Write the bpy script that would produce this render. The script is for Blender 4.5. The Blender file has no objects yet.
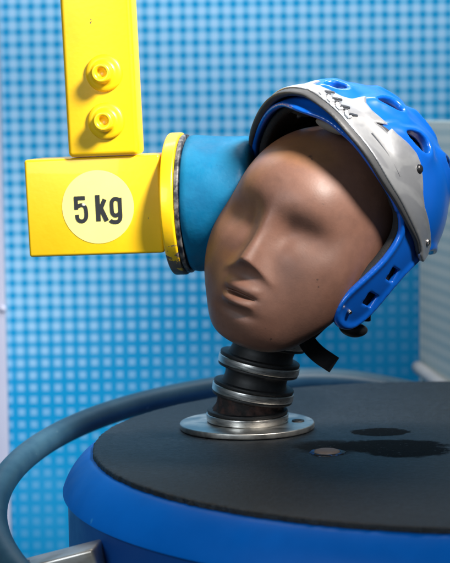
import bpy, bmesh, math
import numpy as np
from mathutils import Vector, Matrix

SC = bpy.context.scene
COL = SC.collection
rad = math.radians

# ------------------------------------------------------------------ camera
F, CX, CY, H = 1728.0, 225.0, 281.5, 0.3033
PITCH, ROLL = rad(5.640), rad(0.7)
cam_d = bpy.data.cameras.new('camera')
cam = bpy.data.objects.new('camera', cam_d)
COL.objects.link(cam)
cam.matrix_world = Matrix.Translation((0, 0, H)) @ Matrix.Rotation(rad(90) - PITCH, 4, 'X') @ Matrix.Rotation(-ROLL, 4, 'Z')
cam_d.sensor_fit = 'VERTICAL'
cam_d.sensor_height = 24.0
cam_d.lens = F / 563.0 * 24.0
cam_d.clip_start = 0.05
cam_d.clip_end = 50
cam_d.dof.use_dof = True
cam_d.dof.focus_distance = 1.55
cam_d.dof.aperture_fstop = 5.6
SC.camera = cam

# ------------------------------------------------------------------ light
W = bpy.data.worlds.new('World')
SC.world = W
W.use_nodes = True
W.node_tree.nodes['Background'].inputs[0].default_value = (0.34, 0.47, 0.60, 1)
W.node_tree.nodes['Background'].inputs[1].default_value = 0.13
SC.view_settings.view_transform = 'Standard'
SC.view_settings.look = 'None'
SC.view_settings.exposure = 0.0
SC.view_settings.gamma = 1.0


def area(name, loc, target, size, power, color, size_y=None, spread=None):
    l = bpy.data.lights.new(name, 'AREA')
    l.energy = power
    l.color = color
    l.size = size
    if size_y:
        l.shape = 'RECTANGLE'
        l.size_y = size_y
    if spread:
        l.spread = rad(spread)
    o = bpy.data.objects.new(name, l)
    COL.objects.link(o)
    o.location = loc
    o.rotation_euler = (Vector(target) - Vector(loc)).to_track_quat('-Z', 'Y').to_euler()
    return o


kl = bpy.data.lights.new('key_lamp', 'SPOT')
kl.energy = 262
kl.color = (1.0, 0.94, 0.87)
kl.shadow_soft_size = 0.15
kl.spot_size = rad(29)
kl.spot_blend = .7
ko = bpy.data.objects.new('key_lamp', kl)
COL.objects.link(ko)
ko.location = (0.60, 0.91, 1.07)
ko.rotation_euler = (Vector((-0.010, 1.65, 0.34)) - ko.location).to_track_quat('-Z', 'Y').to_euler()
area('wall_fill', (0.0, 1.98, 0.96), (0.0, 2.35, 0.45), 0.9, 12.3, (1.0, 0.98, 0.95), size_y=0.25)  # added fill to brighten the upper wall, no visible fixture
area('soft_fill', (-0.9, 0.1, 0.75), (0.05, 1.7, 0.15), 0.7, 12.5, (0.82, 0.92, 1.0))  # added front-left fill for drum and shaded sides, no visible fixture
area('blue_fill', (-0.35, 1.75, -0.40), (0.10, 2.35, -0.02), 0.4, 0.7, (0.03, 0.46, 1.0))  # added low fill, stands in for blue bounce off the drum

# ------------------------------------------------------------------ geometry helpers
CR, SR, CP, SP = math.cos(ROLL), math.sin(ROLL), math.cos(PITCH), math.sin(PITCH)


def ray(px, py):
    a0 = (px - CX) / F
    b0 = (CY - py) / F
    a = a0 * CR + b0 * SR
    b = -a0 * SR + b0 * CR
    return Vector((a, CP + b * SP, -SP + b * CP))


def at(px, py, y):
    """the world point at distance y along the view that is seen at that place of the photograph"""
    d = ray(px, py)
    return d * (y / d.y) + Vector((0, 0, H))


def on_level(px, py, z=0.0):
    d = ray(px, py)
    return d * ((z - H) / d.z) + Vector((0, 0, H))


def link(name, me, mat=None, parent=None, smooth=True):
    o = bpy.data.objects.new(name, me)
    COL.objects.link(o)
    if mat:
        me.materials.append(mat)
    if smooth:
        for p in me.polygons:
            p.use_smooth = True
    if parent:
        o.parent = parent
    return o


def obj(name, bm, mat, parent=None, smooth=True, mw=None, sharp=None):
    me = bpy.data.meshes.new(name)
    bmesh.ops.recalc_face_normals(bm, faces=bm.faces)
    bm.to_mesh(me)
    bm.free()
    o = link(name, me, mat, parent, smooth)
    if mw is not None:
        o.matrix_local = mw
    if smooth and sharp:
        me.set_sharp_from_angle(angle=rad(sharp))
    return o


def thing(name, label, cat, mw=None, group=None):
    o = bpy.data.objects.new(name, None)
    o.empty_display_size = 0.05
    COL.objects.link(o)
    if mw is not None:
        o.matrix_world = mw
    o['label'] = label
    o['category'] = cat
    if group:
        o['group'] = group
    return o


def lathe(profile, seg=96, axis='Z', wob=None):
    """profile: list of (r, h) from axis out; revolve about an axis"""
    bm = bmesh.new()
    rings = []
    for r, h in profile:
        if r < 1e-7:
            rings.append([bm.verts.new((0, 0, h))])
        else:
            ring = []
            for i in range(seg):
                a = 2 * math.pi * i / seg
                rr = r + (wob(a, r, h) if wob else 0)
                ring.append(bm.verts.new((rr * math.cos(a), rr * math.sin(a), h)))
            rings.append(ring)
    for A, B in zip(rings, rings[1:]):
        for i in range(seg):
            j = (i + 1) % seg
            if len(A) == 1 and len(B) == 1:
                continue
            if len(A) == 1:
                bm.faces.new((A[0], B[i], B[j]))
            elif len(B) == 1:
                bm.faces.new((A[i], B[0], A[j]))
            else:
                bm.faces.new((A[i], B[i], B[j], A[j]))
    if axis == 'X':
        bmesh.ops.rotate(bm, verts=bm.verts, matrix=Matrix.Rotation(rad(90), 3, 'Y'))
    elif axis == '-Y':
        bmesh.ops.rotate(bm, verts=bm.verts, matrix=Matrix.Rotation(rad(90), 3, 'X'))
    return bm


def rounded(r, h0, h1, b, n=5, r_in=0.0):
    """closed disc profile between heights h0 and h1, edges rounded by b"""
    pr = [(r_in, h0)]
    for k in range(n + 1):
        a = math.pi / 2 * k / n
        pr.append((r - b + b * math.sin(a), h0 + b - b * math.cos(a)))
    for k in range(n + 1):
        a = math.pi / 2 * k / n
        pr.append((r - b + b * math.cos(a), h1 - b + b * math.sin(a)))
    pr.append((r_in, h1))
    return pr


def box(lo, hi, bev=0.0, seg=4):
    bm = bmesh.new()
    bmesh.ops.create_cube(bm, size=1)
    lo, hi = Vector(lo), Vector(hi)
    for v in bm.verts:
        v.co = Vector([lo[i] + (v.co[i] + .5) * (hi[i] - lo[i]) for i in range(3)])
    if bev:
        bmesh.ops.bevel(bm, geom=bm.edges[:], offset=bev, segments=seg, profile=.5, affect='EDGES')
    return bm


def tube(pts, r, seg=20, closed=False, caps=True):
    bm = bmesh.new()
    n = len(pts)
    pts = [Vector(p) for p in pts]
    rings = []
    up = Vector((0, 0, 1))
    prev = None
    for i, p in enumerate(pts):
        if closed:
            t = (pts[(i + 1) % n] - pts[i - 1]).normalized()
        else:
            t = (pts[min(i + 1, n - 1)] - pts[max(i - 1, 0)]).normalized()
        if prev is None:
            s = t.cross(up)
            if s.length < 1e-3:
                s = t.cross(Vector((1, 0, 0)))
            s.normalize()
        else:
            s = (prev - t * prev.dot(t)).normalized()
        prev = s
        u = s.cross(t)
        rings.append([bm.verts.new(p + (s * math.cos(2 * math.pi * k / seg) + u * math.sin(2 * math.pi * k / seg)) * r) for k in range(seg)])
    m = n if closed else n - 1
    for i in range(m):
        A, B = rings[i], rings[(i + 1) % n]
        for k in range(seg):
            l = (k + 1) % seg
            bm.faces.new((A[k], A[l], B[l], B[k]))
    if not closed and caps:
        bm.faces.new(rings[0])
        bm.faces.new(rings[-1][::-1])
    return bm


def spline(P, n=12):
    P = [Vector(p) for p in P]
    Q = [P[0] * 2 - P[1]] + P + [P[-1] * 2 - P[-2]]
    out = []
    for i in range(1, len(Q) - 2):
        for k in range(n):
            t = k / n
            a, b, c, d = Q[i - 1], Q[i], Q[i + 1], Q[i + 2]
            out.append(.5 * ((2 * b) + (c - a) * t + (2 * a - 5 * b + 4 * c - d) * t * t + (3 * b - a - 3 * c + d) * t ** 3))
    out.append(P[-1])
    return out


def ribbon(path, width_dir, w, th):
    """a strap with thickness: path of points, width direction (or one per point)"""
    bm = bmesh.new()
    rings = []
    n = len(path)
    for i, p in enumerate(path):
        t = (path[min(i + 1, n - 1)] - path[max(i - 1, 0)]).normalized()
        wd = width_dir(i / (n - 1)) if callable(width_dir) else width_dir
        wd = (wd - t * wd.dot(t)).normalized()
        nn = t.cross(wd)
        rings.append([bm.verts.new(p + wd * a * w / 2 + nn * b * th / 2) for a, b in ((-1, -.5), (-.94, -1), (.94, -1), (1, -.5), (1, .5), (.94, 1), (-.94, 1), (-1, .5))])
    for A, B in zip(rings, rings[1:]):
        for k in range(8):
            l = (k + 1) % 8
            bm.faces.new((A[k], A[l], B[l], B[k]))
    bm.faces.new(rings[0])
    bm.faces.new(rings[-1][::-1])
    return bm


# ------------------------------------------------------------------ sculpting with distance functions
def smin(a, b, k):
    h = np.clip(.5 + .5 * (b - a) / k, 0, 1)
    return b * (1 - h) + a * h - k * h * (1 - h)


def smax(a, b, k):
    return -smin(-a, -b, k)


def ell(p, c, r):
    q = p - np.array(c, np.float32)
    r = np.array(r, np.float32)
    k0 = np.sqrt(((q / r) ** 2).sum(-1))
    k1 = np.sqrt(((q / (r * r)) ** 2).sum(-1)) + 1e-9
    return k0 * (k0 - 1) / k1


def sstep(x, a, b):
    t = np.clip((x - a) / (b - a), 0, 1)
    return t * t * (3 - 2 * t)


def nets(f, lo, hi, h, steps=4):
    """naive surface nets of f(p)=0, then the vertices are pulled onto the surface"""
    lo = np.array(lo, np.float32)
    hi = np.array(hi, np.float32)
    n = np.ceil((hi - lo) / h).astype(int) + 1
    ax = [lo[i] + np.arange(n[i], dtype=np.float32) * h for i in range(3)]
    V = np.empty(n, np.float32)
    Y, Z = np.meshgrid(ax[1], ax[2], indexing='ij')
    for i0 in range(0, n[0], 16):
        xs = ax[0][i0:i0 + 16]
        P = np.empty((len(xs), n[1], n[2], 3), np.float32)
        P[..., 0] = xs[:, None, None]
        P[..., 1] = Y
        P[..., 2] = Z
        V[i0:i0 + 16] = f(P.reshape(-1, 3)).reshape(len(xs), n[1], n[2])
    S = V < 0
    c = np.zeros(n - 1, np.int8)
    for dx in (0, 1):
        for dy in (0, 1):
            for dz in (0, 1):
                c += S[dx:n[0] - 1 + dx, dy:n[1] - 1 + dy, dz:n[2] - 1 + dz]
    act = (c > 0) & (c < 8)
    idx = np.argwhere(act)
    ids = np.full(n - 1, -1, np.int64)
    ids[act] = np.arange(len(idx))
    acc = np.zeros((len(idx), 3))
    cnt = np.zeros(len(idx))
    cor = [(a, b, d) for a in (0, 1) for b in (0, 1) for d in (0, 1)]
    for a in cor:
        for b in cor:
            if sum(b) - sum(a) == 1 and all(b[k] >= a[k] for k in range(3)):
                va = V[idx[:, 0] + a[0], idx[:, 1] + a[1], idx[:, 2] + a[2]]
                vb = V[idx[:, 0] + b[0], idx[:, 1] + b[1], idx[:, 2] + b[2]]
                m = (va < 0) != (vb < 0)
                t = np.where(m, va / np.where(m, va - vb, 1), 0)
                for k in range(3):
                    acc[m, k] += a[k] + t[m] * (b[k] - a[k])
                cnt[m] += 1
    verts = lo + (idx + acc / cnt[:, None]) * h
    quads = []
    for d in range(3):
        e1, e2 = [k for k in range(3) if k != d]
        sl0 = [slice(1, n[k] - 1) for k in range(3)]
        sl1 = list(sl0)
        sl0[d] = slice(0, n[d] - 1)
        sl1[d] = slice(1, n[d])
        s0, s1 = S[tuple(sl0)], S[tuple(sl1)]
        m = np.argwhere(s0 != s1)
        o = np.array([1, 1, 1])
        o[d] = 0
        m2 = m + o
        flip = s0[s0 != s1]

        def cell(a, b):
            q = m2.copy()
            q[:, e1] -= a
            q[:, e2] -= b
            return ids[q[:, 0], q[:, 1], q[:, 2]]
        Q = np.stack([cell(1, 1), cell(0, 1), cell(0, 0), cell(1, 0)], 1)
        if d == 1:
            flip = ~flip
        Q[~flip] = Q[~flip][:, ::-1]
        quads.append(Q)
    Q = np.concatenate(quads)
    Q = Q[(Q >= 0).all(1)]
    e = h * .25
    base = verts.copy()
    for _ in range(steps):
        p = verts.astype(np.float32)
        v = f(p)
        g = np.stack([f(p + np.array(d, np.float32) * e) - f(p - np.array(d, np.float32) * e) for d in ((1, 0, 0), (0, 1, 0), (0, 0, 1))], 1) / (2 * e)
        g2 = (g * g).sum(1) + 1e-3
        stp = -(v / g2)[:, None] * g
        ln = np.sqrt((stp ** 2).sum(1))[:, None] + 1e-12
        stp *= np.minimum(1, h * .4 / ln)
        verts = verts + stp * .8
        dd = verts - base
        ln = np.sqrt((dd ** 2).sum(1))[:, None] + 1e-12
        verts = base + dd * np.minimum(1, h * .9 / ln)
    return verts, Q


def relax(v, q, n):
    """a little Taubin smoothing, so that edges do not show the grid"""
    e = np.concatenate([q[:, [0, 1]], q[:, [1, 2]], q[:, [2, 3]], q[:, [3, 0]]])
    e = np.concatenate([e, e[:, ::-1]])
    cnt = np.bincount(e[:, 0], minlength=len(v)).astype(float)[:, None] + 1e-9
    for i in range(n):
        for k in (.55, -.50):
            a = np.stack([np.bincount(e[:, 0], weights=v[e[:, 1], c], minlength=len(v)) for c in range(3)], 1) / cnt
            v = v + (a - v) * k
    return v


def sdf_obj(name, f, lo, hi, h, mat, parent=None, steps=4, mw=None, soft=0):
    v, q = nets(f, lo, hi, h, steps)
    if soft:
        v = relax(v, q, soft)
    me = bpy.data.meshes.new(name)
    me.vertices.add(len(v))
    me.vertices.foreach_set('co', v.astype(np.float32).ravel())
    me.loops.add(len(q) * 4)
    me.loops.foreach_set('vertex_index', q.astype(np.int32).ravel())
    me.polygons.add(len(q))
    me.polygons.foreach_set('loop_start', np.arange(0, len(q) * 4, 4, dtype=np.int32))
    me.polygons.foreach_set('loop_total', np.full(len(q), 4, np.int32))
    me.update(calc_edges=True)
    me.validate()
    o = link(name, me, mat, parent)
    if mw is not None:
        o.matrix_local = mw
    return o


def poly_sdf(x, y, P):
    """signed distance to a closed polygon, negative inside"""
    P = np.array(P, np.float32)
    d = np.full(x.shape, 1e9, np.float32)
    ins = np.zeros(x.shape, bool)
    for i in range(len(P)):
        a, b = P[i - 1], P[i]
        ex, ey = b - a
        wx, wy = x - a[0], y - a[1]
        t = np.clip((wx * ex + wy * ey) / (ex * ex + ey * ey + 1e-12), 0, 1)
        d = np.minimum(d, (wx - ex * t) ** 2 + (wy - ey * t) ** 2)
        cnd = (a[1] > y) != (b[1] > y)
        if ey != 0:
            ins ^= cnd & (x < a[0] + (y - a[1]) * ex / ey)
    d = np.sqrt(d)
    return np.where(ins, -d, d)


def smooth_poly(P, n=5):
    """Catmull-Rom through the corners, for soft outlines"""
    out = []
    m = len(P)
    for i in range(m):
        a, b, c, d = [np.array(P[(i + k) % m], float) for k in (-1, 0, 1, 2)]
        for k in range(n):
            t = k / n
            out.append(.5 * (2 * b + (c - a) * t + (2 * a - 5 * b + 4 * c - d) * t * t + (3 * b - a - 3 * c + d) * t ** 3))
    return out


# ------------------------------------------------------------------ materials
class M:
    """small node builder"""

    def __init__(s, name, color=(.5, .5, .5), rough=.5, metal=0.0, spec=.5, coat=0.0):
        s.m = bpy.data.materials.new(name)
        s.m.use_nodes = True
        s.t = s.m.node_tree
        s.b = s.t.nodes['Principled BSDF']
        s.set('Base Color', (*color, 1))
        s.set('Roughness', rough)
        s.set('Metallic', metal)
        s.set('Specular IOR Level', spec)
        s.set('Coat Weight', coat)
        s.tc = s.n('ShaderNodeTexCoord')
        s.P = s.tc.outputs['Object']

    def n(s, typ, **kw):
        x = s.t.nodes.new(typ)
        for k, v in kw.items():
            setattr(x, k, v)
        return x

    def put(s, sock, v):
        if hasattr(v, 'links'):
            s.t.links.new(v, sock)
        else:
            sock.default_value = v

    def set(s, name, v):
        s.put(s.b.inputs[name], v)

    def math(s, op, a, b=0.0, c=0.0, clamp=False):
        x = s.n('ShaderNodeMath', operation=op, use_clamp=clamp)
        s.put(x.inputs[0], a)
        s.put(x.inputs[1], b)
        s.put(x.inputs[2], c)
        return x.outputs[0]

    def mix(s, f, a, b):
        x = s.n('ShaderNodeMix', data_type='RGBA')
        s.put(x.inputs['Factor'], f)
        for nm, v in (('A', a), ('B', b)):
            sock = [i for i in x.inputs if i.name == nm and i.type == 'RGBA'][0]
            if isinstance(v, tuple) and len(v) == 3:
                v = (*v, 1)
            s.put(sock, v)
        return [o for o in x.outputs if o.type == 'RGBA'][0]

    def noise(s, scale, detail=3, rough=.5, vec=None, dist=0.0):
        x = s.n('ShaderNodeTexNoise')
        s.put(x.inputs['Scale'], scale)
        s.put(x.inputs['Detail'], detail)
        s.put(x.inputs['Roughness'], rough)
        s.put(x.inputs['Distortion'], dist)
        s.t.links.new(vec or s.P, x.inputs['Vector'])
        return x.outputs[0]

    def ramp(s, v, a, b, lo=0.0, hi=1.0):
        x = s.n('ShaderNodeMapRange', interpolation_type='SMOOTHSTEP')
        s.put(x.inputs[0], v)
        s.put(x.inputs[1], a)
        s.put(x.inputs[2], b)
        s.put(x.inputs[3], lo)
        s.put(x.inputs[4], hi)
        return x.outputs[0]

    def xyz(s, vec=None):
        x = s.n('ShaderNodeSeparateXYZ')
        s.t.links.new(vec or s.P, x.inputs[0])
        return x.outputs

    def scalev(s, sc, vec=None):
        x = s.n('ShaderNodeVectorMath', operation='MULTIPLY')
        s.t.links.new(vec or s.P, x.inputs[0])
        x.inputs[1].default_value = sc
        return x.outputs[0]

    def dist(s, c, sc=(1, 1, 1)):
        a = s.n('ShaderNodeVectorMath', operation='SUBTRACT')
        s.t.links.new(s.P, a.inputs[0])
        a.inputs[1].default_value = c
        b = s.scalev(sc, a.outputs[0])
        l = s.n('ShaderNodeVectorMath', operation='LENGTH')
        s.t.links.new(b, l.inputs[0])
        return l.outputs['Value']

    def bump(s, hgt, strength=.3, dist=.001):
        x = s.n('ShaderNodeBump')
        x.inputs['Strength'].default_value = strength
        x.inputs['Distance'].default_value = dist
        s.t.links.new(hgt, x.inputs['Height'])
        s.t.links.new(x.outputs[0], s.b.inputs['Normal'])


# yellow enamel, chipped towards the edges
def yellow_paint(name, chips=0.0, low=None):
    m = M(name, (0.88, 0.60, 0.006), .38, coat=.15)
    v = m.noise(14, 4, .6)
    c = m.mix(m.ramp(v, .35, .7), (0.86, 0.515, 0.004), (0.90, 0.57, 0.008))
    if chips:
        x, y, z = m.xyz()
        f = m.noise(95, 5, .65)
        lowm = m.ramp(z, low[0], low[1], 1.0, 0.0)
        cut = m.math('ADD', f, m.math('MULTIPLY', lowm, chips))
        k = m.ramp(cut, .74, .77)
        c = m.mix(k, c, m.mix(m.noise(160), (0.05, 0.045, 0.045), (0.20, 0.16, 0.13)))
        m.set('Roughness', m.ramp(k, 0, 1, .38, .7))
    grime = m.ramp(m.noise(1, 5, .65, m.scalev((9, 9, 30))), .55, .78, 0, .22)
    c = m.mix(grime, c, (.52, .30, .01))
    scr = m.ramp(m.noise(1, 3, .6, m.scalev((260, 40, 34))), .70, .73)
    c = m.mix(m.math('MULTIPLY', scr, .35), c, (.45, .27, .02))
    nick = m.ramp(m.noise(75, 3, .5), .745, .755)
    c = m.mix(nick, c, (.10, .07, .05))
    m.set('Base Color', c)
    m.bump(m.math('ADD', m.noise(220, 3), m.math('MULTIPLY', m.noise(30, 3), 1.5)), .10, .0008)
    return m.m


MAT_yellow = yellow_paint('yellow_enamel')
MAT_yellow_block = yellow_paint('yellow_enamel_block', .34, (-.0475, -.0425))
MAT_yellow_flange = yellow_paint('yellow_enamel_worn', .36, (-.066, -.012))

m = M('pale_yellow_decal', (0.90, 0.80, 0.22), .45)
m.set('Base Color', m.mix(m.noise(30, 4), (0.90, 0.79, 0.20), (0.88, 0.80, 0.27)))
MAT_decal = m.m
m = M('black_print', (0.012, 0.013, 0.016), .5)
m.set('Base Color', m.mix(m.ramp(m.dist((-.0131, -.0005, .0031), (1, 0, 1.3)), .0011, .0024), (.62, .60, .55), (.014, .015, .018)))
MAT_print = m.m

m = M('blue_foam_skin', (0.0, .26, .50), .5, spec=.22)
n1 = m.noise(26, 4, .6)
m.set('Base Color', m.mix(m.ramp(n1, .3, .7), (0.0, .092, .205), (0.001, .132, .265)))
x, y, z = m.xyz()
scf = m.ramp(m.math('ADD', m.noise(70, 5, .75), m.math('MULTIPLY', x, 2.2)), .74, .84)
c = m.mix(m.math('MULTIPLY', scf, .6), m.mix(m.ramp(n1, .3, .7), (0.0, .092, .205), (0.001, .132, .265)), (.002, .03, .09))
m.set('Base Color', c)
m.bump(m.math('ADD', m.noise(38, 4, .6), m.math('MULTIPLY', m.noise(300, 3, .6), .15)), .28, .0022)
m.set('Roughness', m.ramp(m.noise(50, 5, .7), .3, .7, .42, .7))
MAT_foam = m.m

m = M('black_rubber', (.012, .012, .013), .55)
n1 = m.noise(60, 4)
m.set('Base Color', m.mix(m.ramp(n1, .4, .7), (.009, .009, .010), (.022, .021, .021)))
m.bump(m.noise(260, 3), .3, .0005)
MAT_rubber = m.m

m = M('rusty_rubber', (.02, .012, .010), .8)
n1 = m.noise(90, 5, .7)
m.set('Base Color', m.mix(m.ramp(n1, .42, .62), (.010, .008, .008), (.050, .022, .017)))
m.bump(n1, .6, .002)
MAT_rusty = m.m

m = M('turned_aluminium', (.62, .60, .57), .30, 1.0)
n1 = m.noise(1, 4, .6, m.scalev((60, 60, 900)))
m.set('Roughness', m.ramp(n1, .3, .7, .22, .42))
m.set('Base Color', m.mix(m.ramp(m.noise(45, 4), .45, .75), (.66, .64, .61), (.38, .34, .30)))
m.bump(n1, .15, .0003)
MAT_alu = m.m

m = M('dull_steel_plate', (.5, .49, .46), .38, 1.0)
n1 = m.noise(50, 5, .65)
m.set('Base Color', m.mix(m.ramp(n1, .35, .7), (.40, .385, .36), (.60, .585, .55)))
m.set('Roughness', m.ramp(n1, .3, .7, .32, .5))
m.bump(m.noise(400, 2), .1, .0003)
MAT_plate = m.m

# brown vinyl skin
m = M('brown_vinyl_skin', (.29, .15, .10), .48)
n1 = m.noise(22, 5, .6)
c = m.mix(m.ramp(n1, .3, .7), (.150, .070, .048), (.208, .101, .070))
# ochre smears on its right side (where the pad has rubbed)
st = m.noise(18, 4, .6, dist=.6)
x, y, z = m.xyz()
side = m.ramp(m.math('ADD', m.math('MULTIPLY', x, 1.0), m.math('MULTIPLY', st, .04)), .058, .088)
c = m.mix(m.math('MULTIPLY', side, .55), c, (.26, .11, .012))
sm = m.ramp(m.math('ADD', m.dist((.026, .088, -.040), (1, 1, 2.6)), m.math('MULTIPLY', st, .016)), .012, .034, 1, 0)
c = m.mix(m.math('MULTIPLY', sm, .26), c, (.24, .10, .012))
sm = m.ramp(m.math('ADD', m.dist((.02, .07, .075), (.5, 1, 1.5)), m.math('MULTIPLY', st, .02)), .03, .05, 1, 0)
c = m.mix(m.math('MULTIPLY', sm, .35), c, (.24, .11, .015))
c = m.mix(m.ramp(m.noise(48, 5, .75), .40, .68, 0, .30), c, (.105, .055, .042))
# dark specks and fine scuffs
sp = m.ramp(m.noise(110, 2, .5), .745, .78)
scf = m.ramp(m.noise(1, 4, .7, m.scalev((40, 160, 45))), .68, .74)
c = m.mix(m.math('MULTIPLY', sp, .7), c, (.05, .03, .025))
c = m.mix(m.math('MULTIPLY', scf, .40), c, (.10, .055, .04))
m.set('Base Color', c)
m.set('Roughness', m.ramp(m.noise(35, 4), .3, .7, .45, .58))
m.bump(m.math('ADD', m.noise(500, 3), m.noise(90, 3)), .14, .0006)
MAT_skin = m.m

# helmet
m = M('glossy_blue_plastic', (.005, .13, .72), .30, coat=.45)
n1 = m.noise(30, 3)
m.set('Base Color', m.mix(n1, (.002, .088, .46), (.003, .110, .56)))
m.set('Coat Roughness', .12)
m.bump(m.noise(24, 2), .06, .002)
MAT_helmet = m.m
m = M('silver_paint', (.60, .61, .63), .36, .80, coat=.1)
n1 = m.noise(300, 2)
m.set('Roughness', m.ramp(n1, .3, .7, .37, .40))
gr = m.noise(1, 2, .5, m.scalev((24, 18, 42)), dist=.8)
m.set('Base Color', m.mix(m.ramp(gr, .44, .56), (.72, .73, .75), (.56, .57, .60)))
MAT_silver = m.m
m = M('charcoal_foam', (.012, .013, .016), .85)
m.bump(m.noise(700, 2), .5, .0008)
MAT_liner = m.m
m = M('grey_padding', (.24, .23, .23), .9)
m.bump(m.noise(500, 2), .5, .0008)
MAT_pad = m.m
m = M('black_webbing', (.010, .010, .012), .8)
wv = m.noise(1, 2, .5, m.scalev((1500, 300, 1500)))
m.bump(wv, .5, .0006)
MAT_web = m.m
m = M('black_plastic', (.012, .012, .014), .35)
m.set('Roughness', m.ramp(m.noise(40, 3), .3, .7, .3, .45))
MAT_blackpl = m.m
m = M('lettering_grey', (.03, .035, .045), .4)
m.set('Roughness', m.ramp(m.noise(90, 3), .3, .7, .3, .5))
MAT_letter = m.m
m = M('screw_metal', (.45, .42, .40), .3, 1.0)
m.set('Roughness', m.ramp(m.noise(300, 3), .3, .7, .25, .45))
MAT_screw = m.m

# drum and mat
m = M('blue_drum_paint', (.002, .12, .62), .42, spec=.12)
n1 = m.noise(9, 4, .6)
c = m.mix(m.ramp(n1, .3, .7), (.000, .145, .60), (.001, .180, .72))
scr = m.ramp(m.noise(1, 3, .6, m.scalev((14, 60, 30))), .745, .76)
c = m.mix(m.math('MULTIPLY', scr, .6), c, (.05, .35, .75))
m.set('Base Color', c)
m.set('Roughness', m.ramp(m.noise(30, 4), .3, .7, .40, .52))
m.bump(m.noise(12, 2), .04, .004)
MAT_drum = m.m

m = M('shaded_drum_side', (.002, .035, .16), .4)  # darker than the lid: shade under grazing light put into the colour
m.set('Base Color', m.mix(m.noise(8, 4), (.002, .050, .23), (.003, .070, .31)))
m.set('Roughness', m.ramp(m.noise(25, 4), .3, .7, .35, .5))
MAT_side = m.m

DC = Vector((.2207, 1.5689, 0))           # centre of the drum


def loc_on_mat(px, py):
    p = on_level(px, py, 0.0)
    return (p.x - DC.x, p.y - DC.y, 0.0)


m = M('dusty_rubber_mat', (.03, .032, .035), .7)
g = m.math('ADD', m.math('MULTIPLY', m.noise(170, 5, .85), .6), m.math('MULTIPLY', m.noise(520, 3, .7), .4))
g2 = m.noise(26, 5, .65)
c = m.mix(m.ramp(g, .44, .60), (.0006, .001, .0018), (.020, .028, .038))
c = m.mix(m.ramp(g2, .35, .85, 0, .6), c, (.008, .011, .015))
# wet, swept-clean patches
edge = m.math('MULTIPLY', m.noise(60, 6, .85), .050)


def patch(px, py, sx, sy, a, b):
    return m.ramp(m.math('ADD', m.dist(loc_on_mat(px, py), (1 / sx, 1 / sy, 0)), m.math('MULTIPLY', edge, 22.0)), a, b, 1, 0)


p1 = patch(381, 432, .0275, .021, 1.45, 1.62)
p2 = patch(385, 446, .052, .027, 1.45, 1.85)
p3 = patch(405, 450, .035, .03, 1.45, 1.85)
p4 = patch(330, 447, .032, .03, 1.2, 2.0)
w = m.math('MAXIMUM', m.math('MAXIMUM', p1, p2), m.math('MAXIMUM', p3, m.math('MULTIPLY', p4, .8)))
dots = m.ramp(m.noise(240, 2, .5), .66, .70)
wet = m.math('MULTIPLY', w, m.math('SUBTRACT', 1.0, m.math('MULTIPLY', dots, .5)))
c = m.mix(wet, c, (.0035, .0038, .004))
m.set('Base Color', c)
m.set('Roughness', m.ramp(wet, 0, 1, .50, .85))
m.set('Specular IOR Level', m.ramp(wet, 0, 1, .42, .12))
m.bump(g, .9, .0022)
MAT_mat = m.m

m = M('blue_grey_tube_paint', (.05, .17, .27), .42)
n1 = m.noise(20, 5, .65)
c = m.mix(m.ramp(n1, .35, .7), (.014, .052, .090), (.028, .080, .120))
c = m.mix(m.ramp(m.noise(90, 4, .6), .68, .74), c, (.10, .17, .21))
m.set('Base Color', c)
m.bump(m.noise(120, 3), .1, .0008)
MAT_tube = m.m

m = M('brushed_steel_bar', (.55, .52, .48), .35, .6)
n1 = m.noise(1, 4, .6, m.scalev((30, 500, 500)))
m.set('Roughness', m.ramp(n1, .3, .7, .28, .45))
m.set('Base Color', m.mix(m.ramp(m.noise(35, 4), .4, .75), (.60, .57, .53), (.42, .36, .30)))
MAT_bar = m.m


# gingham print of the rear panel
def gingham(name, fx, fz, off, dark, mid, light, light_fade=None, hard=.035):
    m = M(name, light, .65, spec=.12)
    x, y, z = m.xyz()
    if fx == 'y':
        u = m.math('DIVIDE', y, .0172)
    else:
        u = m.math('DIVIDE', x, fx)
    v = m.math('DIVIDE', z, fz)

    def stripe(t, o):
        fr = m.math('PINGPONG', m.math('ADD', t, o), .5)        # 0..0.5..0
        return m.ramp(fr, .232 - hard, .232 + hard)             # 1 = pale stripe
    wob = m.math('MULTIPLY', m.math('SUBTRACT', m.noise(40, 3), .5), .10)
    a = stripe(m.math('ADD', u, wob), off[0])
    b = stripe(m.math('ADD', v, wob), off[1])
    one = m.math('MAXIMUM', a, b)
    both = m.math('MULTIPLY', a, b)
    # fine second thread inside each pale stripe
    fine = m.math('PINGPONG', m.math('ADD', u, off[0]), .5)
    thr = m.math('MULTIPLY', m.ramp(fine, .34, .40), m.ramp(fine, .50, .44))
    k1, k2 = 1.0, 1.0
    if light_fade:
        # pale print weakened towards the lower right: change of light painted into it
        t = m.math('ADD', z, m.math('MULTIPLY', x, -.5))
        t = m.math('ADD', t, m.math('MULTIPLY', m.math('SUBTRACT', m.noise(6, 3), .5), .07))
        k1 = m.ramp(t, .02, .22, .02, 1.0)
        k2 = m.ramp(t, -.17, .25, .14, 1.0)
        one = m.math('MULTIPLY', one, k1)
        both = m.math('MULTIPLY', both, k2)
    c = m.mix(one, dark, mid)
    c = m.mix(both, c, light)
    blot = m.noise(7, 4, .6)
    c = m.mix(m.ramp(blot, .45, .75, 0, .12), c, mid)
    m.set('Base Color', c)
    m.set('Roughness', m.ramp(m.noise(20, 3), .3, .7, .58, .7))
    return m.m


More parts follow.
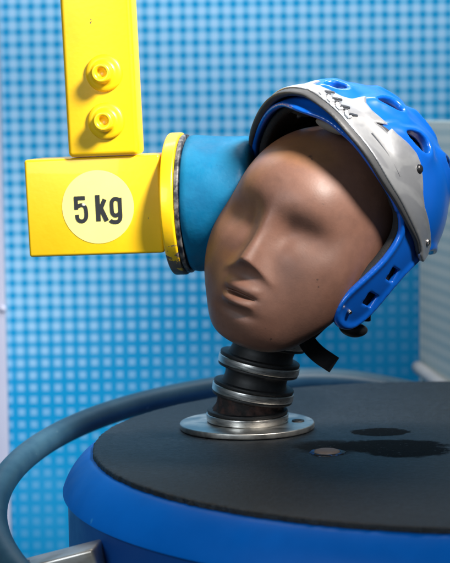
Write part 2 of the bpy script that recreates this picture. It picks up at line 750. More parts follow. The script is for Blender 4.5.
WY = 2.35
GP = .01700
_g = at(5.7, 6.7, WY)
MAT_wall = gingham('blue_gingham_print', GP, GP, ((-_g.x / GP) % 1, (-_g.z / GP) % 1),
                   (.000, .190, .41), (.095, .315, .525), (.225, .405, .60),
                   light_fade=((.25, 0, -.20), (2.0, 0, 2.9)))
MAT_side_wall = gingham('pale_tile_print', 'y', .01722, (.0, .2),
                        (.24, .34, .37), (.36, .42, .42), (.47, .49, .46), hard=.14)
m = M('lilac_grey_trim', (.36, .38, .50), .5)
m.set('Base Color', m.mix(m.noise(12, 4), (.33, .35, .48), (.40, .42, .53)))
MAT_trim = m.m
m = M('off_white_trim', (.50, .48, .47), .5)
m.set('Base Color', m.mix(m.noise(30, 4), (.30, .31, .33), (.40, .39, .38)))
MAT_white = m.m
m = M('green_blue_floor', (.02, .10, .12), .6)
m.set('Base Color', m.mix(m.ramp(m.noise(6, 5), .4, .62), (.008, .07, .13), (.10, .20, .05)))
MAT_floor = m.m

# ------------------------------------------------------------------ setting
def structure(o):
    o['kind'] = 'structure'
    return o


corner = at(418, 300, WY)
XC = corner.x
bm = box((-1.4, 0, -.62), (1.4, .03, 1.6))
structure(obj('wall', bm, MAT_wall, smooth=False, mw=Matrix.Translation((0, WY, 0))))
# low partition coming forward from the wall, a little splayed
ang = math.atan2(.030, .20)
SW = Matrix.Translation((XC, WY - .001, 0)) @ Matrix.Rotation(ang, 4, 'Z')
o = obj('partition_panel', box((.001, -.55, -.49), (.026, -.002, .287), .002, 2), MAT_side_wall, smooth=False, mw=SW)
o['label'] = 'pale grey green tiled partition standing at the right against the gingham wall'
o['category'] = 'partition'
bm = box((-3, -1, 0), (3, 4, .02))
structure(obj('floor', bm, MAT_floor, smooth=False, mw=Matrix.Translation((0, 0, -.50))))

t = thing('wall_trim', 'lilac grey vertical edge strip with a screw at the far left of the gingham wall', 'trim', Matrix.Translation(at(-6, 300, WY)))
zc = at(-6, 300, WY).z
o = obj('strip', box((-.03, -.012, -.62 - zc), (.0165, -.001, 1.6 - zc), .003, 2), MAT_trim, t)
sp = at(4, 308, WY) - at(-6, 300, WY)
obj('screw', lathe([(0, .004), (.003, .0035), (.005, .001), (.005, -.002)], 24, '-Y'), MAT_trim, t, mw=Matrix.Translation((sp.x, -.012, sp.z)))
# skirting pipe along the side wall
t2 = obj('skirting_pipe', tube([SW @ Vector((-.006, y, -.046 + .01 * math.sin(y * 6))) for y in np.linspace(-.02, -.5, 20)], .0085), MAT_white)
t2['label'] = 'off white pipe along the foot of the pale tiled partition'
t2['category'] = 'pipe'

# ------------------------------------------------------------------ drum
drum = thing('drum', 'bright blue round drum with a black rubber mat on top', 'drum', Matrix.Translation((DC.x, DC.y, -.48)))
DZ = .48
RF, ZF, RM = .371, -.037, .3435
prof = [(0, -.0045), (RM - .03, -.0045), (RM + .002, -.0055)]
for k in range(1, 11):
    a = math.pi / 2 * k / 10
    prof.append((RM + .002 + (RF - RM - .002) * (.45 * math.sin(a) + .55 * k / 10), -.0055 - .0315 * (.45 * (1 - math.cos(a)) + .55 * k / 10)))
prof += [(RF, ZF - .0015), (RF - .002, ZF - .003), (RF - .006, ZF - .0035), (RF - .006, ZF - .0005)]
obj('drum_lid', lathe([(r, h + DZ) for r, h in prof], 220), MAT_drum, drum, sharp=45)
obj('drum_body', lathe([(r, h + DZ) for r, h in [(0, ZF - .002), (RF - .0045, ZF - .002), (RF - .0045, -.20), (RF - .001, -.205), (RF - .001, -.22), (RF - .0045, -.225), (RF - .0045, -.47), (0, -.475)]], 220), MAT_side, drum, sharp=40)
rngm = np.random.default_rng(3)
amp = rngm.normal(size=40) * .00008


def mat_wob(a, r, h):
    if r < RM - .01:
        return 0
    return sum(amp[k] * math.sin((k * 5 + 3) * a + k * 1.7 + h * 300) for k in range(40))


mp = [(0, 0), (RM * .5, 0), (RM - .004, 0)] + [(RM - .0015, -.0004), (RM - .0005, -.0012), (RM - .0003, -.0046), (RM - .006, -.0052)]
obj('rubber_mat', lathe([(r, h + DZ) for r, h in mp], 720, wob=mat_wob), MAT_mat, drum, sharp=60)
# countersunk bolt with chipped blue paint round it
bp = on_level(327, 453, 0) - Vector((DC.x, DC.y, 0))
m = M('worn_bolt_metal', (.36, .30, .27), .65)
m.set('Base Color', m.mix(m.noise(150, 4), (.13, .095, .08), (.20, .16, .14)))
MAT_boltw = m.m
m = M('chipped_blue_ring', (.01, .1, .35), .5)
m.set('Base Color', m.mix(m.ramp(m.noise(160, 3), .50, .56), (.004, .004, .005), (.008, .06, .20)))
MAT_chip = m.m
bt = obj('bolt', lathe([(0, .0030), (.009, .0030), (.0112, .0022), (.0118, .0005), (.0118, -.002)], 40), MAT_boltw, drum, mw=Matrix.Translation((bp.x, bp.y, DZ)))
obj('washer', lathe([(.0110, .0010), (.0150, .0010), (.0158, .0004), (.0158, -.001)], 40, wob=lambda a, r, h: .0012 * math.sin(3 * a + 1) + .0007 * math.sin(11 * a)), MAT_chip, bt)

# ------------------------------------------------------------------ guard ring and bracket
RC = Vector((.2347, 1.5578, -.0618))
ringt = thing('guard_rail', 'blue grey painted tube bent round the blue drum on a steel bracket', 'guard rail', Matrix.Translation((RC.x, RC.y, -.48)))
rp = []
for i in range(200):
    a = 2 * math.pi * i / 200
    x, y = .4459 * math.cos(a), .4459 * math.sin(a)
    tt = min(1, max(0, (x + .16) / .36))
    dip = .055 * tt * tt * (3 - 2 * tt) * min(1, max(0, y / .2))
    rp.append(Vector((x, y, RC.z + .48 + .119 * y - .0405 * x - dip)))
obj('rail_tube', tube(rp, .0125, 24, closed=True), MAT_tube, ringt)
# bracket: flat-topped steel bar from the tube to the drum
A = at(7, 567, 1.400)
B = at(98, 543.5, 1.388)
d = (B - A).normalized()
up = Vector((0, 0, 1))
s = d.cross(up).normalized()
up = s.cross(d)
L = (B - A).length
Mx = Matrix((d, -s, up)).transposed().to_4x4()
Mx.translation = A - Vector((RC.x, RC.y, -.48))
bk = obj('bracket', box((0, -.019, -.020), (L, .019, .0), .0022, 3), MAT_bar, ringt, mw=Mx)
for x0 in (.016,):
    obj('screw', lathe([(0, .0022), (.003, .002), (.0042, .0008), (.0042, -.001)], 20), MAT_screw, bk, mw=Matrix.Translation((x0, 0, 0)))
# two feet that carry the ring
for a in (60, 300, 180 + 5):
    a = rad(a)
    x, y = .4459 * math.cos(a), .4459 * math.sin(a)
    if a == rad(185):
        continue
    z = RC.z + .48 + .119 * y - .0405 * x - (.055 if y > 0 else 0)
    obj('post', tube([(x, y, 0), (x, y, z - .006)], .009, 16), MAT_tube, ringt)

# ------------------------------------------------------------------ striking weight
a9, a2 = rad(9), rad(2.0)
wx = Vector((math.cos(a9) * math.cos(a2), -math.sin(a9), math.sin(a2) * math.cos(a9))).normalized()
wz = Vector((-math.sin(a2), 0, math.cos(a2)))
wy = wz.cross(wx).normalized()
wz = wx.cross(wy)
WM = Matrix((wx, wy, wz)).transposed().to_4x4()
WD = 1.655
WM.translation = at(175, 204, WD)
wt = thing('hanging_weight', 'yellow 5 kg weight with round blue pad pressed against the side of the brown head', 'weight', WM)
K = WD / F
YF = -.0460                                                     # front face of the block


def loc(px, py, yl):
    """point of the weight's own space on plane y=yl under that place of the photo"""
    Wi = WM.inverted()
    o = Wi @ Vector((0, 0, H))
    q = Wi @ (ray(px, py) + Vector((0, 0, H)))
    dd = q - o
    return o + dd * ((yl - o.y) / dd.y)


p0, p1 = loc(25, 160, YF), loc(28, 258, YF)
ptop, pbot = (loc(26, 160, YF).z + loc(160, 154, YF).z) / 2, (loc(30, 257.5, YF).z + loc(160, 253, YF).z) / 2
xl = (p0.x + p1.x) / 2
obj('weight_block', box((xl, YF, pbot), (-.004, .016, ptop), .0028, 4), MAT_yellow_block, wt, sharp=60)
bl, br = loc(66, 120, YF - .005), loc(136.5, 120, YF - .005)
bar = obj('hanger_bar', box((bl.x, YF - .005, ptop + .0006), (br.x, YF + .026, ptop + .62), .0046, 5), MAT_yellow, wt, sharp=60)


def boss():
    pr = [(0, .0110), (.0034, .0110), (.0040, .0118), (.0046, .0142), (.0054, .0154), (.0072, .0160), (.0088, .0152), (.0095, .0130),
          (.0098, .0065), (.0106, .0048), (.0130, .0042), (.0156, .0036), (.0170, .0024), (.0174, .0004), (.0174, -.001)]
    return lathe(pr, 56, '-Y')


for px, py in ((104, 73), (106, 121)):
    q = loc(px, py, YF - .006)
    obj('bolt', boss(), MAT_yellow, wt, mw=Matrix.Translation((q.x, YF - .005, q.z)))

# flange: a thick painted disc, then a dark groove and the padded striker
RFl = .0680
FX = Matrix.Translation((.0045, 0, 0))
obj('flange', lathe(rounded(RFl, -.0065, .0062, .0022, 5), 120, 'X'), MAT_yellow_flange, wt, sharp=60, mw=FX)
m = M('grimy_steel_edge', (.08, .08, .085), .5, .4)
n1 = m.noise(110, 5, .7)
m.set('Base Color', m.mix(m.ramp(n1, .4, .65), (.018, .02, .03), (.20, .19, .18)))
MAT_grimy = m.m
obj('backing_plate', lathe(rounded(RFl - .0018, .0064, .0108, .0012, 4), 120, 'X'), MAT_grimy, wt, sharp=60, mw=FX)
pr = [(0, .0110), (.0625, .0110), (.0645, .0130), (.0652, .018)]
for k in range(1, 8):
    pr.append((.0652 - .0004 * k, .018 + .0065 * k))
for k in range(1, 9):
    a = math.pi / 2 * k / 8
    pr.append((.0624 - .012 + .012 * math.cos(a), .0640 + .011 * math.sin(a)))
pr.append((0, .0752))
obj('striker_pad', lathe(pr, 120, 'X', wob=lambda a, r, h: (.0007 * math.sin(3 * a + 50 * h) + .0004 * math.sin(7 * a - 90 * h)) if r > .05 else 0), MAT_foam, wt, sharp=70, mw=FX)

# round decal and its lettering
dc = loc(98, 207, YF)
obj('label_disc', lathe([(0, .0004), (.0343, .0004), (.0345, -.0002)], 96, '-Y'), MAT_decal, wt, sharp=20, mw=Matrix.Translation((dc.x, YF, dc.z)))


def strokes(paths, mat, name, parent, M4, th=.00012):
    """thick flat-ended strokes; paths: list of (points, width)"""
    bm = bmesh.new()
    lift = 0
    for pts, w in paths:
        lift += 1
        P = [Vector((x, 0, z)) for x, z in pts]
        Ls, Rs = [], []
        for i, p in enumerate(P):
            d0 = (P[i] - P[i - 1]).normalized() if i else None
            d1 = (P[i + 1] - P[i]).normalized() if i < len(P) - 1 else None
            if d0 is None:
                d0 = d1
            if d1 is None:
                d1 = d0
            n0 = Vector((-d0.z, 0, d0.x))
            n1 = Vector((-d1.z, 0, d1.x))
            nn = (n0 + n1).normalized()
            k = 1 / max(.5, nn.dot(n0))
            Ls.append(p + nn * w / 2 * k)
            Rs.append(p - nn * w / 2 * k)
        yy = -th - lift * .000012
        fl = [[bm.verts.new((q.x, yy, q.z)) for q in S] for S in (Ls, Rs)]
        bk_ = [[bm.verts.new((q.x, 0, q.z)) for q in S] for S in (Ls, Rs)]
        for i in range(len(P) - 1):
            bm.faces.new((fl[0][i], fl[0][i + 1], fl[1][i + 1], fl[1][i]))
            bm.faces.new((fl[0][i], bk_[0][i], bk_[0][i + 1], fl[0][i + 1]))
            bm.faces.new((fl[1][i], fl[1][i + 1], bk_[1][i + 1], bk_[1][i]))
        for i in (0, -1):
            bm.faces.new((fl[0][i], fl[1][i], bk_[1][i], bk_[0][i]))
    return obj(name, bm, mat, parent, smooth=False, mw=M4)


def arc(cx, cy, rx, ry, a0, a1, n=12):
    return [(cx + rx * math.cos(rad(a0 + (a1 - a0) * k / n)), cy + ry * math.sin(rad(a0 + (a1 - a0) * k / n))) for k in range(n + 1)]


# glyph units: photo pixels; origin = decal centre, y up
def G(pts):
    return [(x * K, y * K) for x, y in pts]


cxp, cyp = 98, 207


def C(x, y):                                                    # crop coordinates (x5.29 from 55,165) to glyph units
    return (55 + x / 5.29 - cxp, -(165 + y / 5.29 - cyp))


def CS(L):
    return G([C(*q) for q in L])


def CV(L):
    P = CS(L)
    out = []
    for i in range(len(P) - 1):
        a, b, c, d = P[max(i - 1, 0)], P[i], P[i + 1], P[min(i + 2, len(P) - 1)]
        for j in range(5):
            t = j / 5
            out.append(tuple(.5 * (2 * b[q] + (c[q] - a[q]) * t + (2 * a[q] - 5 * b[q] + 4 * c[q] - d[q]) * t * t + (3 * b[q] - a[q] - 3 * c[q] + d[q]) * t ** 3) for q in (0, 1)))
    return out + [P[-1]]

five = [(CS([(162, 173), (104, 173)]), 4.0 * K), (CS([(113, 166), (113, 232)]), 4.0 * K),
        (CV([(113, 222), (128, 212), (146, 209), (158, 217), (164, 235), (164, 268), (158, 283), (146, 292), (132, 292), (121, 285), (116, 272), (115, 258)]), 3.9 * K)]
kk = [(CS([(228, 160), (228, 296)]), 4.6 * K), (CS([(236, 246), (266, 183)]), 4.2 * K), (CS([(243, 228), (272, 296)]), 4.6 * K)]
gg = [(CV([(345, 178), (345, 200), (345, 240), (345, 272), (341, 291), (330, 301), (312, 303), (297, 299), (290, 292)]), 4.0 * K),
      (CV([(345, 196), (335, 186), (320, 183), (308, 190), (302, 205), (302, 248), (307, 262), (318, 269), (333, 265), (345, 252)]), 3.9 * K)]
strokes(five + kk + gg, MAT_print, 'lettering', wt, Matrix.Translation((dc.x, YF - .0006, dc.z)) @ Matrix.Rotation(-0.0, 4, 'Y'))

# ------------------------------------------------------------------ head pose
def RX(a): return Matrix.Rotation(a, 3, 'X')
def RY(a): return Matrix.Rotation(a, 3, 'Y')
def RZ(a): return Matrix.Rotation(a, 3, 'Z')


HR = RY(rad(20.7)) @ RZ(rad(-31.65)) @ Matrix(((-1, 0, 0), (0, -1, 0), (0, 0, 1))) @ RX(rad(-5.1))
HM = HR.to_4x4()
HM.translation = at(316.4, 228.5, 1.6)

pb = on_level(247, 425, .003)
dummy = thing('dummy_head', 'brown faceless crash test head leaning on a black and silver disc neck', 'dummy head', Matrix.Translation((pb.x, pb.y, 0)))
DI = dummy.matrix_world.inverted() if False else Matrix.Translation((-pb.x, -pb.y, 0))


def head_sdf(p):
    x = np.abs(p[:, 0])
    q = np.stack([x, p[:, 1], p[:, 2]], 1)
    y, z = q[:, 1], q[:, 2]
    d = ell(q, (0, -.004, .020), (.076, .088, .076))
    d = smin(d, ell(q, (0, .026, -.030), (.068, .068, .088)), .03)
    d = smin(d, ell(q, (0, .042, -.078), (.052, .050, .042)), .03)
    d = smin(d, ell(q, (0, .068, -.086), (.030, .024, .026)), .024)      # chin
    d = smin(d, ell(q, (.042, .049, -.036), (.026, .026, .036)), .03)    # cheek
    d = smin(d, ell(q, (0, .066, .028), (.036, .018, .022)), .03)        # brow
    d = smin(d, ell(q, (0, .070, -.062), (.027, .026, .026)), .02)       # muzzle
    hd = np.sqrt(((x - .0320) / .0175) ** 2 + ((z - .001 + .20 * (x - .032)) / .0125) ** 2)  # shallow sockets
    d = d + .0074 * np.exp(-hd ** 2 * .58) * (y > 0)
    hd = np.sqrt(((x - .018) / .008) ** 2 + ((z + .004) / .016) ** 2)
    d = d + .0032 * np.exp(-hd ** 2) * (y > 0)
    # nose wedge
    t = np.clip((.018 - z) / .054, 0, 1.2)
    ridge = .0865 + .0290 * t
    hw = .0020 + .0018 * t + (.41 + .18 * t) * np.maximum(ridge - y, -.004)
    side = (x - hw) * .83
    front = (y - ridge) * .88
    bot = (-(z + .0335) + .62 * (y - .1135)) * .85
    top = (z - .040)
    nose = smax(smax(side, front, .005), smax(bot, top, .004), .0028)
    d = smin(d, nose, .0075)
    # lips
    d = smin(d, ell(q, (0, .0960, -.0592), (.0172, .0095, .0058)), .005)
    d = smin(d, ell(q, (0, .0962, -.0722), (.0165, .0108, .0052)), .0038)
    cut = ell(q, (0, .1060, -.0656), (.0200, .0115, .0016))
    d = smax(d, -cut, .0026)
    d = d + .0030 * np.exp(-(((x) / .018) ** 2 + ((z + .0815) / .0045) ** 2)) * (y > 0)
    # rear of the jaw is cut away for the neck
    d = smax(d, (.45 * x - y * .60 - z * .66) - .0595, .020)
    d = smax(d, -(z + .1125 + .08 * (y - .03)), .012)
    return d


head = sdf_obj('head_skin', head_sdf, (-.09, -.12, -.125), (.09, .13, .125), .0016, MAT_skin, dummy, mw=DI @ HM)

# ------------------------------------------------------------------ neck
obj('base_plate', lathe(rounded(.0645, .0006, .0062, .0012, 4), 120), MAT_plate, dummy, sharp=60)
hp = on_level(298, 421, .0064) - pb
obj('bolt', lathe([(0, .0002), (.0035, .0002), (.0036, .0012), (.0058, .0012), (.0062, .0)], 32), MAT_rubber, dummy, mw=Matrix.Translation((hp.x, hp.y, .0062)))


def disc_mw(px, py, tilt, fwd=0.0, y=1.64):
    p = at(px, py, y)
    M4 = (RY(rad(tilt)) @ RX(rad(fwd))).to_4x4()
    M4.translation = p - Vector((pb.x, pb.y, 0))
    return M4


RD = .0394
rings = [(247.5, 416.0, .6, 0), (253, 391, 9.8, 1), (259, 363.5, 12.0, 2), (267.0, 336.5, 14.0, 3)]
for px, py, tl, k in rings:
    Md = disc_mw(px, py, tl, 2.0)
    obj('neck_disc', lathe(rounded(RD, -.0036, .0036, .0008, 3), 96), MAT_alu, dummy, mw=Md, sharp=50)
    obj('disc_cover', lathe(rounded(RD - .0007, .00365, .0072, .0012, 3), 96), MAT_rubber, dummy, mw=Md, sharp=50)
    if True:
        obj('disc_cover', lathe(rounded(RD - .0007, -.0064, -.00365, .0010, 3), 96), MAT_rubber, dummy, mw=Md, sharp=50)
for i in range(3):
    (x0, y0, t0, _), (x1, y1, t1, _) = rings[i], rings[i + 1]
    P0 = disc_mw(x0, y0, t0, 2)
    P1 = disc_mw(x1, y1, t1, 2)
    bm = bmesh.new()
    prev = None
    n = 10
    for k in range(n + 1):
        s_ = k / n
        a = P0 @ Vector((0, 0, .0068))
        b = P1 @ Vector((0, 0, -.0060))
        c_ = a.lerp(b, s_)
        rr = .0318 - .0018 * math.sin(math.pi * s_)
        q = P0.to_quaternion().slerp(P1.to_quaternion(), s_)
        ring = []
        for j in range(72):
            an = 2 * math.pi * j / 72
            r2 = rr
            if i == 0:
                r2 += .0012 * math.sin(3 * an + 2) * math.sin(math.pi * s_) + .0009 * math.sin(17 * an + 9 * s_) + .0022
            ring.append(bm.verts.new(c_ + q @ Vector((r2 * math.cos(an), r2 * math.sin(an), 0))))
        if prev:
            for j in range(72):
                l = (j + 1) % 72
                bm.faces.new((prev[j], prev[l], ring[l], ring[j]))
        prev = ring
    obj('neck_rubber', bm, MAT_rusty if i == 0 else MAT_rubber, dummy)
# ------------------------------------------------------------------ helmet
HT = 20.0
QR = RY(rad(21.6)) @ RZ(rad(-37.5)) @ Matrix(((-1, 0, 0), (0, -1, 0), (0, 0, 1))) @ RX(rad(7.4))
QM = QR.to_4x4()
QM.translation = at(338.8, 193.8, 1.61)
helmet = thing('helmet', 'glossy blue sports helmet with silver brim tipped back on the brown head', 'helmet', QM)
ER = np.array((.0946, .126, .102), np.float32)


def hshape(p, grow=0.0):
    """helmet egg: below the widest line it falls almost straight"""
    q = p.copy()
    # the flap on the struck side is pressed in against the jaw
    q[:, 0] = np.where(p[:, 0] > 0, p[:, 0] * (1 + 2.2 * np.maximum(0, .01 - p[:, 2]) + .20 * sstep(p[:, 1], -.01, .10)), p[:, 0])
    q[:, 2] = np.where(p[:, 2] < 0, p[:, 2] * .52, p[:, 2])
    return ell(q, (0, 0, 0), ER + grow)


def sz(p):
    ph = np.arctan2(np.abs(p[:, 0]), p[:, 1])
    return ph * .1, p[:, 2]


def banded(f_shell, f_region, band=.02):
    """evaluate the region function only near the shell"""
    def g(p):
        d = f_shell(p)
        near = np.abs(d) < band
        out = d.copy()
        out[~near] = np.abs(d[~near])
        out[near] = f_region(p[near], d[near])
        return out
    return g


BLUE = [(-.03, .044), (0, .044), (.0237, .0445), (.04, .040), (.0556, .0340), (.0817, .0195), (.1, .010), (.1151, .001), (.1255, -.008), (.1305, -.016), (.131, -.026), (.1275, -.042), (.120, -.059),
        (.1105, -.080), (.1075, -.092), (.109, -.102), (.115, -.109), (.125, -.1130), (.138, -.1135), (.149, -.110), (.156, -.102), (.161, -.092), (.164, -.080), (.168, -.062), (.175, -.044), (.186, -.028), (.197, -.016),
        (.215, -.011), (.26, -.012), (.345, -.012), (.345, .25), (-.03, .25)]
SILV = [(-.03, .058), (0, .058), (.0259, .0515), (.0441, .042), (.062, .032), (.0856, .0167), (.1062, .0068), (.131, -.005), (.1556, -.015), (.1725, -.0246),
        (.182, -.027), (.1895, -.019), (.1885, -.009), (.175, -.0005), (.1595, .009), (.1455, .0170), (.1373, .0258), (.1310, .0390), (.1240, .0500), (.1150, .0570), (.101, .0605), (.0856, .0630), (.068, .0680),
        (.052, .0718), (.043, .0760), (.0375, .0830), (.0335, .0790), (.029, .0735), (.0207, .0715), (0, .0725), (-.03, .0725)]

def shifted(P, n, k):
    """the lower front edge of the outline moved across itself by k"""
    out = []
    for i, (s_, z) in enumerate(P):
        if i < n:
            f = min(1, max(0, s_ / .05))
            w = k * (1 - .55 * max(0, s_ - .05) / .1)
            out.append((s_ + .6 * f * w, z + (1 - .2 * f) * w))
        else:
            out.append((s_, z))
    return out


def soften(P, n, k=5):
    out = []
    for i in range(n - 1):
        a, b, c, d = P[max(i - 1, 0)], P[i], P[i + 1], P[min(i + 2, n - 1)]
        for j in range(k):
            t = j / k
            out.append(tuple(.5 * (2 * b[q] + (c[q] - a[q]) * t + (2 * a[q] - 5 * b[q] + 4 * c[q] - d[q]) * t * t + (3 * b[q] - a[q] - 3 * c[q] + d[q]) * t ** 3) for q in (0, 1)))
    return out + list(P[n - 1:])


SILV = soften(SILV, 11)
BLUE = soften(BLUE, 28)
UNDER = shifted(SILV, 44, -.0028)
SILV = shifted(SILV, 44, .0042)
BLUE = shifted(BLUE, 36, -.0022)

VENTS = [  # centre direction (x>0 side), half length, half width, long axis roughly fore-aft
    ((.0375, .045, .0865), (.0150, .0080), 8),
    ((.0690, .030, .0650), (.0165, .0085), 12),
    ((.0, .0795, .0795), (.0105, .0065), 90),
    ((.034, -.028, .093), (.018, .0085), 5),
    ((.067, -.040, .061), (.018, .0085), 10),
    ((.0, -.002, .102), (.014, .0075), 0),
]


def vent_d(p, grow=0.0):
    x = np.abs(p[:, 0])
    q = np.stack([x, p[:, 1], p[:, 2]], 1)
    d = np.full(len(p), 1.0, np.float32)
    for c, (a, b), an in VENTS:
        c = np.array(c, np.float32)
        n = c / (ER * ER)
        n /= np.linalg.norm(n)
        fwd = np.array((0, 1, 0), np.float32)
        t = fwd - n * n.dot(fwd)
        t /= np.linalg.norm(t)
        s_ = np.cross(n, t)
        ca, sa = math.cos(rad(an)), math.sin(rad(an))
        t, s_ = t * ca + s_ * sa, s_ * ca - t * sa
        w = q - c
        u, v, k = w @ t, w @ s_, w @ n
        # tear shape: wider at the rear
        vv = np.abs(v) / (1 + .35 * np.clip(-u / a, -1, 1))
        e = np.sqrt((u / a) ** 2 + (vv / b) ** 2)
        dd = (e - 1) * b * .9
        dd = np.where(np.abs(k) < .03, dd, 1.0)
        d = np.minimum(d, dd)
    return d - grow


def slot_d(p):
    s_, z = sz(p)
    d = np.full(len(p), 1.0, np.float32)
    for c, a, b, an in (((.1545, -.0500), .0068, .0062, 0), ((.1450, -.0790), .0085, .0060, 0)):
        u, v = s_ - c[0], z - c[1]
        d = np.minimum(d, np.maximum(np.abs(u) - a, np.abs(v) - b))
    return d


def shell_f(p):
    return hshape(p)


def blue_region(p, d):
    s_, z = sz(p)
    r = poly_sdf(s_, z, BLUE)
    vd = vent_d(p)
    lip = .0045 * np.exp(-(np.clip(vd, 0, 1) / .006) ** 2)              # swollen lips round the vents
    ridge = .0022 * sstep(np.abs(p[:, 0]), .050, .058) * sstep(z, .03, .06)
    roll = .0022 * np.exp(-((r + .003) / .004) ** 2)                    # rolled rim
    outer = d - lip - roll - ridge
    inner = -(d + .0052 - roll * .5)
    o = smax(smax(outer, inner, .0015), r, .0025)
    o = smax(o, -vd, .003)
    o = smax(o, -slot_d(p), .0015)
    return o


def liner_region(p, d):
    s_, z = sz(p)
    r = poly_sdf(s_, z, BLUE) + .0025
    outer = d + .0056
    inner = -(d + .0150)
    o = smax(smax(outer, inner, .002), r, .004)
    o = smax(o, -vent_d(p, -.0015), .002)
    return o


def visor_lift(p, r=None):
    s_, z = sz(p)
    f = sstep(p[:, 1], .035, .115) * (1 - .45 * sstep(p[:, 0], .01, .06))
    b = 1 - sstep(z - (.060 - .52 * np.clip(s_ - .01, 0, 1)), 0, .024)
    return .0020 + .0072 * f * b + .0032 * b


GROOVES = []


def silver_region(p, d, under=False):
    s_, z = sz(p)
    r = poly_sdf(s_, z, SILV)
    if under:
        r = poly_sdf(s_, z, UNDER) + .0003
        r = np.maximum(r, -r - .018)
    else:
        r = np.where(p[:, 0] > 0, np.maximum(r, s_ - .042), r)
        r = np.maximum(r, -poly_sdf(s_, z, [(.0600, .0615), (.0800, .0680), (.0745, .0590)]))
    lift = visor_lift(p)
    cut = np.zeros(len(p), np.float32)
    for (a, b) in GROOVES:
        ex, ey = b[0] - a[0], b[1] - a[1]
        L2 = ex * ex + ey * ey
        t = np.clip(((s_ - a[0]) * ex + (z - a[1]) * ey) / L2, 0, 1)
        dd = np.sqrt((s_ - a[0] - ex * t) ** 2 + (z - a[1] - ey * t) ** 2)
        w_ = .0022 * np.sin(np.pi * np.clip(t, .05, .95)) + .0022
        cut = np.maximum(cut, .0013 * np.exp(-(dd / w_) ** 2))
    # moulded swells
    sw = .0022 * np.exp(-(((s_ - .045) / .022) ** 2 + ((z - .062) / .008) ** 2)) + .002 * np.exp(-(((s_ - .092) / .016) ** 2 + ((z - .045) / .012) ** 2))
    outer = d - lift - .0018 + cut - sw
    edge = np.exp(-(np.clip(-r, 0, 1) / .006) ** 2) * (1 - sstep(z, .060, .066))
    inner = -(d - lift + .0032)
    if under:
        outer, inner = d - lift - .0006, -(d - lift + .0072)
        inner = np.maximum(inner, -(d - .0002))
        return smax(smax(outer, inner, .0012), smax(r, z - .064, .001), .0026)
    inner = np.maximum(inner, -(d - .0004))
    return smax(smax(outer, inner, .001), r, .0018)


def mk(name, region, shell_off, mat, h=.00155, band=.03, hi_z=.135, steps=9, soft=6, lo_c=(-.128, -.150, -.128)):
    return sdf_obj(name, banded(lambda p: shell_f(p), region, band), lo_c, (.128, .150, hi_z), h, mat, helmet, steps=steps, soft=soft)


mk('helmet_shell', blue_region, 0, MAT_helmet)
mk('helmet_liner', liner_region, 0, MAT_liner, h=.0022)
mk('silver_brim', silver_region, 0, MAT_silver, h=.0009, steps=4, soft=20, hi_z=.098, lo_c=(-.118, -.05, -.038))
m = M('shaded_brim_plastic', (.05, .052, .056), .5)  # shade on the brim's edge, put into the colour as dark grey
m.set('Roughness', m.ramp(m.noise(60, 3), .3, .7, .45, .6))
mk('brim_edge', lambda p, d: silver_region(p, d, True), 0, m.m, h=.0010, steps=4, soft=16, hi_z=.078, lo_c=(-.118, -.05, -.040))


def on_helmet(s_, z, off=0.0, side=-1):
    """point and frame on the helmet skin at arc s_ and height z"""
    ph = s_ / .1
    zz = z * .52 if z < 0 else z
    k = math.sqrt(max(1e-6, 1 - (zz / ER[2]) ** 2))
    # ray in direction ph against the ellipse
    dx, dy = math.sin(ph), math.cos(ph)
    r = k / math.sqrt((dx / ER[0]) ** 2 + (dy / ER[1]) ** 2)
    P = Vector((side * dx * r, dy * r, z))
    n = Vector((P.x / ER[0] ** 2, P.y / ER[1] ** 2, (zz / ER[2] ** 2) * (.52 if z < 0 else 1))).normalized()
    return P + n * off, n


def stud(name, s_, z, off, prof, mat, side=-1, parent=helmet, seg=32):
    P, n = on_helmet(s_, z, off, side)
    M4 = n.to_track_quat('Z', 'Y').to_matrix().to_4x4()
    M4.translation = P
    return obj(name, lathe(prof, seg), mat, parent, mw=M4, sharp=50)


for sd in (-1, 1):
    stud('rivet', .1215, .0425, .0035, [(0, .0030), (.0018, .0029), (.0036, .0020), (.0042, .0006), (.0042, -.004)], MAT_blackpl, sd)
    q = stud('screw', .1740, -.0095, .0042, [(0, .0006), (.0010, .0006), (.0012, .0016), (.0030, .0018), (.0036, .0010), (.0036, -.004)], MAT_screw, sd)
    stud('screw', .1254, -.0969, .0020, [(0, .0012), (.0016, .001), (.0020, 0), (.0020, -.003)], MAT_screw, sd, seg=20)

# raised brand lettering along the brim edge of the wearer's left
def wrap_strokes(paths, name, mat, th=.0012):
    bm = bmesh.new()
    for pts, w in paths:
        n = len(pts)
        rows = []
        for i, (s_, z) in enumerate(pts):
            a = pts[max(i - 1, 0)]
            b = pts[min(i + 1, n - 1)]
            tx, tz = b[0] - a[0], b[1] - a[1]
            l = math.hypot(tx, tz)
            nx, nz = -tz / l * w / 2, tx / l * w / 2
            row = []
            for sg, up_ in ((1, 0), (1, 1), (-1, 1), (-1, 0)):
                ss, zz = s_ + sg * nx, z + sg * nz
                p_ = np.array([[-math.sin(ss / .1) * .1, math.cos(ss / .1) * .12, zz]], np.float32)
                P, nrm = on_helmet(ss, zz, 0)
                p_ = np.array([[P.x, P.y, P.z]], np.float32)
                lf = float(visor_lift(p_)[0]) + .0016
                row.append(bm.verts.new(P + nrm * (lf + (th if up_ else -.001))))
            rows.append(row)
        for A_, B_ in zip(rows, rows[1:]):
            for k in range(3):
                bm.faces.new((A_[k], A_[k + 1], B_[k + 1], B_[k]))
        bm.faces.new(rows[0])
        bm.faces.new(rows[-1][::-1])
    return obj(name, bm, mat, helmet, smooth=False)


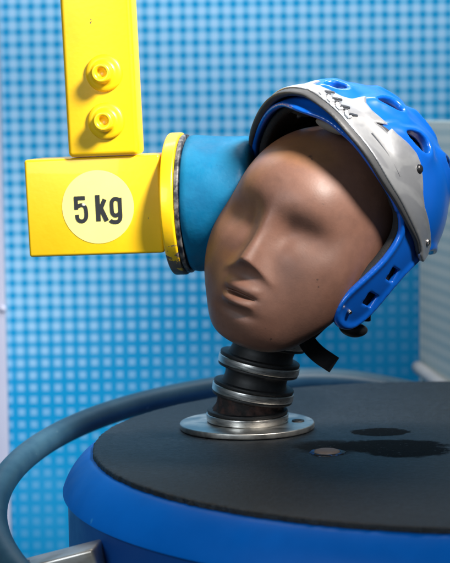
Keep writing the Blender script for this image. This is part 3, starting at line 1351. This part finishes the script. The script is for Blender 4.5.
lt, lw = [], []
for k in range(4):
    s0, z0 = .0085 + .0085 * k, .0575 - .0026 * k
    lw.append(([(s0, z0 + .0012), (s0 + .0012, z0 - .0018), (s0 + .0040, z0 - .0030), (s0 + .0052, z0 - .0012)], .0016))
    lt.append(([(s0 + .0030, z0 + .0008), (s0 + .0062, z0 + .0030), (s0 + .0088, z0 + .0050)], .0016))
    if k < 3:
        lt.append(([(s0 + .0062, z0 - .0004), (s0 + .0082, z0 + .0014)], .0012))
m = M('raised_white_plastic', (.75, .76, .78), .3)
m.set('Roughness', m.ramp(m.noise(90, 3), .3, .7, .25, .4))
wrap_strokes(lw, 'lettering', m.m, .0014)
wrap_strokes(lt, 'lettering', MAT_letter, .0005)

m = M('groove_grey', (.16, .165, .18), .5)
m.set('Roughness', m.ramp(m.noise(90, 3), .3, .7, .4, .6))
MAT_groove = m.m


def curve2(a, b, c, n=14):
    return [((1 - t) ** 2 * a[0] + 2 * t * (1 - t) * b[0] + t * t * c[0], (1 - t) ** 2 * a[1] + 2 * t * (1 - t) * b[1] + t * t * c[1]) for t in (k / n for k in range(n + 1))]


wrap_strokes([(curve2((.0595, .0480), (.074, .0430), (.0985, .0270)), .0008), (curve2((.0660, .0535), (.078, .0555), (.0900, .0480)), .0008),
              (curve2((.0545, .0585), (.066, .0600), (.0740, .0560)), .0007)],
             'groove_line', MAT_groove, .0005)

# inner padding
def pad_obj(name, c, r, mat):
    bm = bmesh.new()
    bmesh.ops.create_uvsphere(bm, u_segments=32, v_segments=20, radius=1)
    for v in bm.verts:
        v.co = Vector((v.co.x * r[0], v.co.y * r[1], v.co.z * r[2])) + Vector(c)
    return obj(name, bm, mat, helmet)


pp = QM.inverted() @ at(333, 127, 1.545)
pad_obj('pad', pp, (.019, .010, .0050), MAT_pad)
pad_obj('pad', (.028, .080, .052), (.020, .012, .008), MAT_liner)
for c, r3 in (((-.0335, .034, .0775), (.007, .006, .006)), ((-.0625, .0155, .0590), (.006, .006, .006)), ((.0, .074, .0730), (.008, .005, .005))):
    pad_obj('pad', c, r3, MAT_pad)

# chin strap
HI = QM.inverted()


def hl(px, py, y):
    return HI @ at(px, py, y)


tocam = (HI.to_3x3() @ Vector((0, -1, 0))).normalized()
sidev = (HI.to_3x3() @ Vector((.6, .1, -.6))).normalized()
path = spline([hl(358, 296, 1.600), hl(342, 300, 1.603), hl(322, 318, 1.612), hl(306, 333, 1.62), hl(292, 341, 1.64)], 10)
obj('chin_strap', ribbon(path, (HI.to_3x3() @ Vector((.55, -.25, -.7))).normalized(), .019, .0016), MAT_web, helmet)
path = spline([hl(300, 326, 1.615), hl(308, 343, 1.600), hl(318, 354, 1.592), hl(328, 361, 1.590), hl(334, 365, 1.592)], 10)
obj('strap_tail', ribbon(path, (HI.to_3x3() @ Vector((.6, .1, .75))).normalized(), .0165, .0018), MAT_web, helmet)
Mb = HI @ Matrix.Translation(at(353, 329.5, 1.585)) @ Matrix.Rotation(rad(10), 4, 'Y')
bm = bmesh.new()
bmesh.ops.create_uvsphere(bm, u_segments=28, v_segments=16, radius=1)
for v in bm.verts:
    v.co = Vector((v.co.x * .0135 * (1 + .15 * v.co.z), v.co.y * .011, v.co.z * .0072))
obj('buckle', bm, MAT_blackpl, helmet, mw=Mb)
obj('strap_knob', lathe(rounded(.0035, -.004, .004, .001, 3), 24), MAT_blackpl, helmet, mw=HI @ Matrix.Translation(at(367, 317, 1.59)))
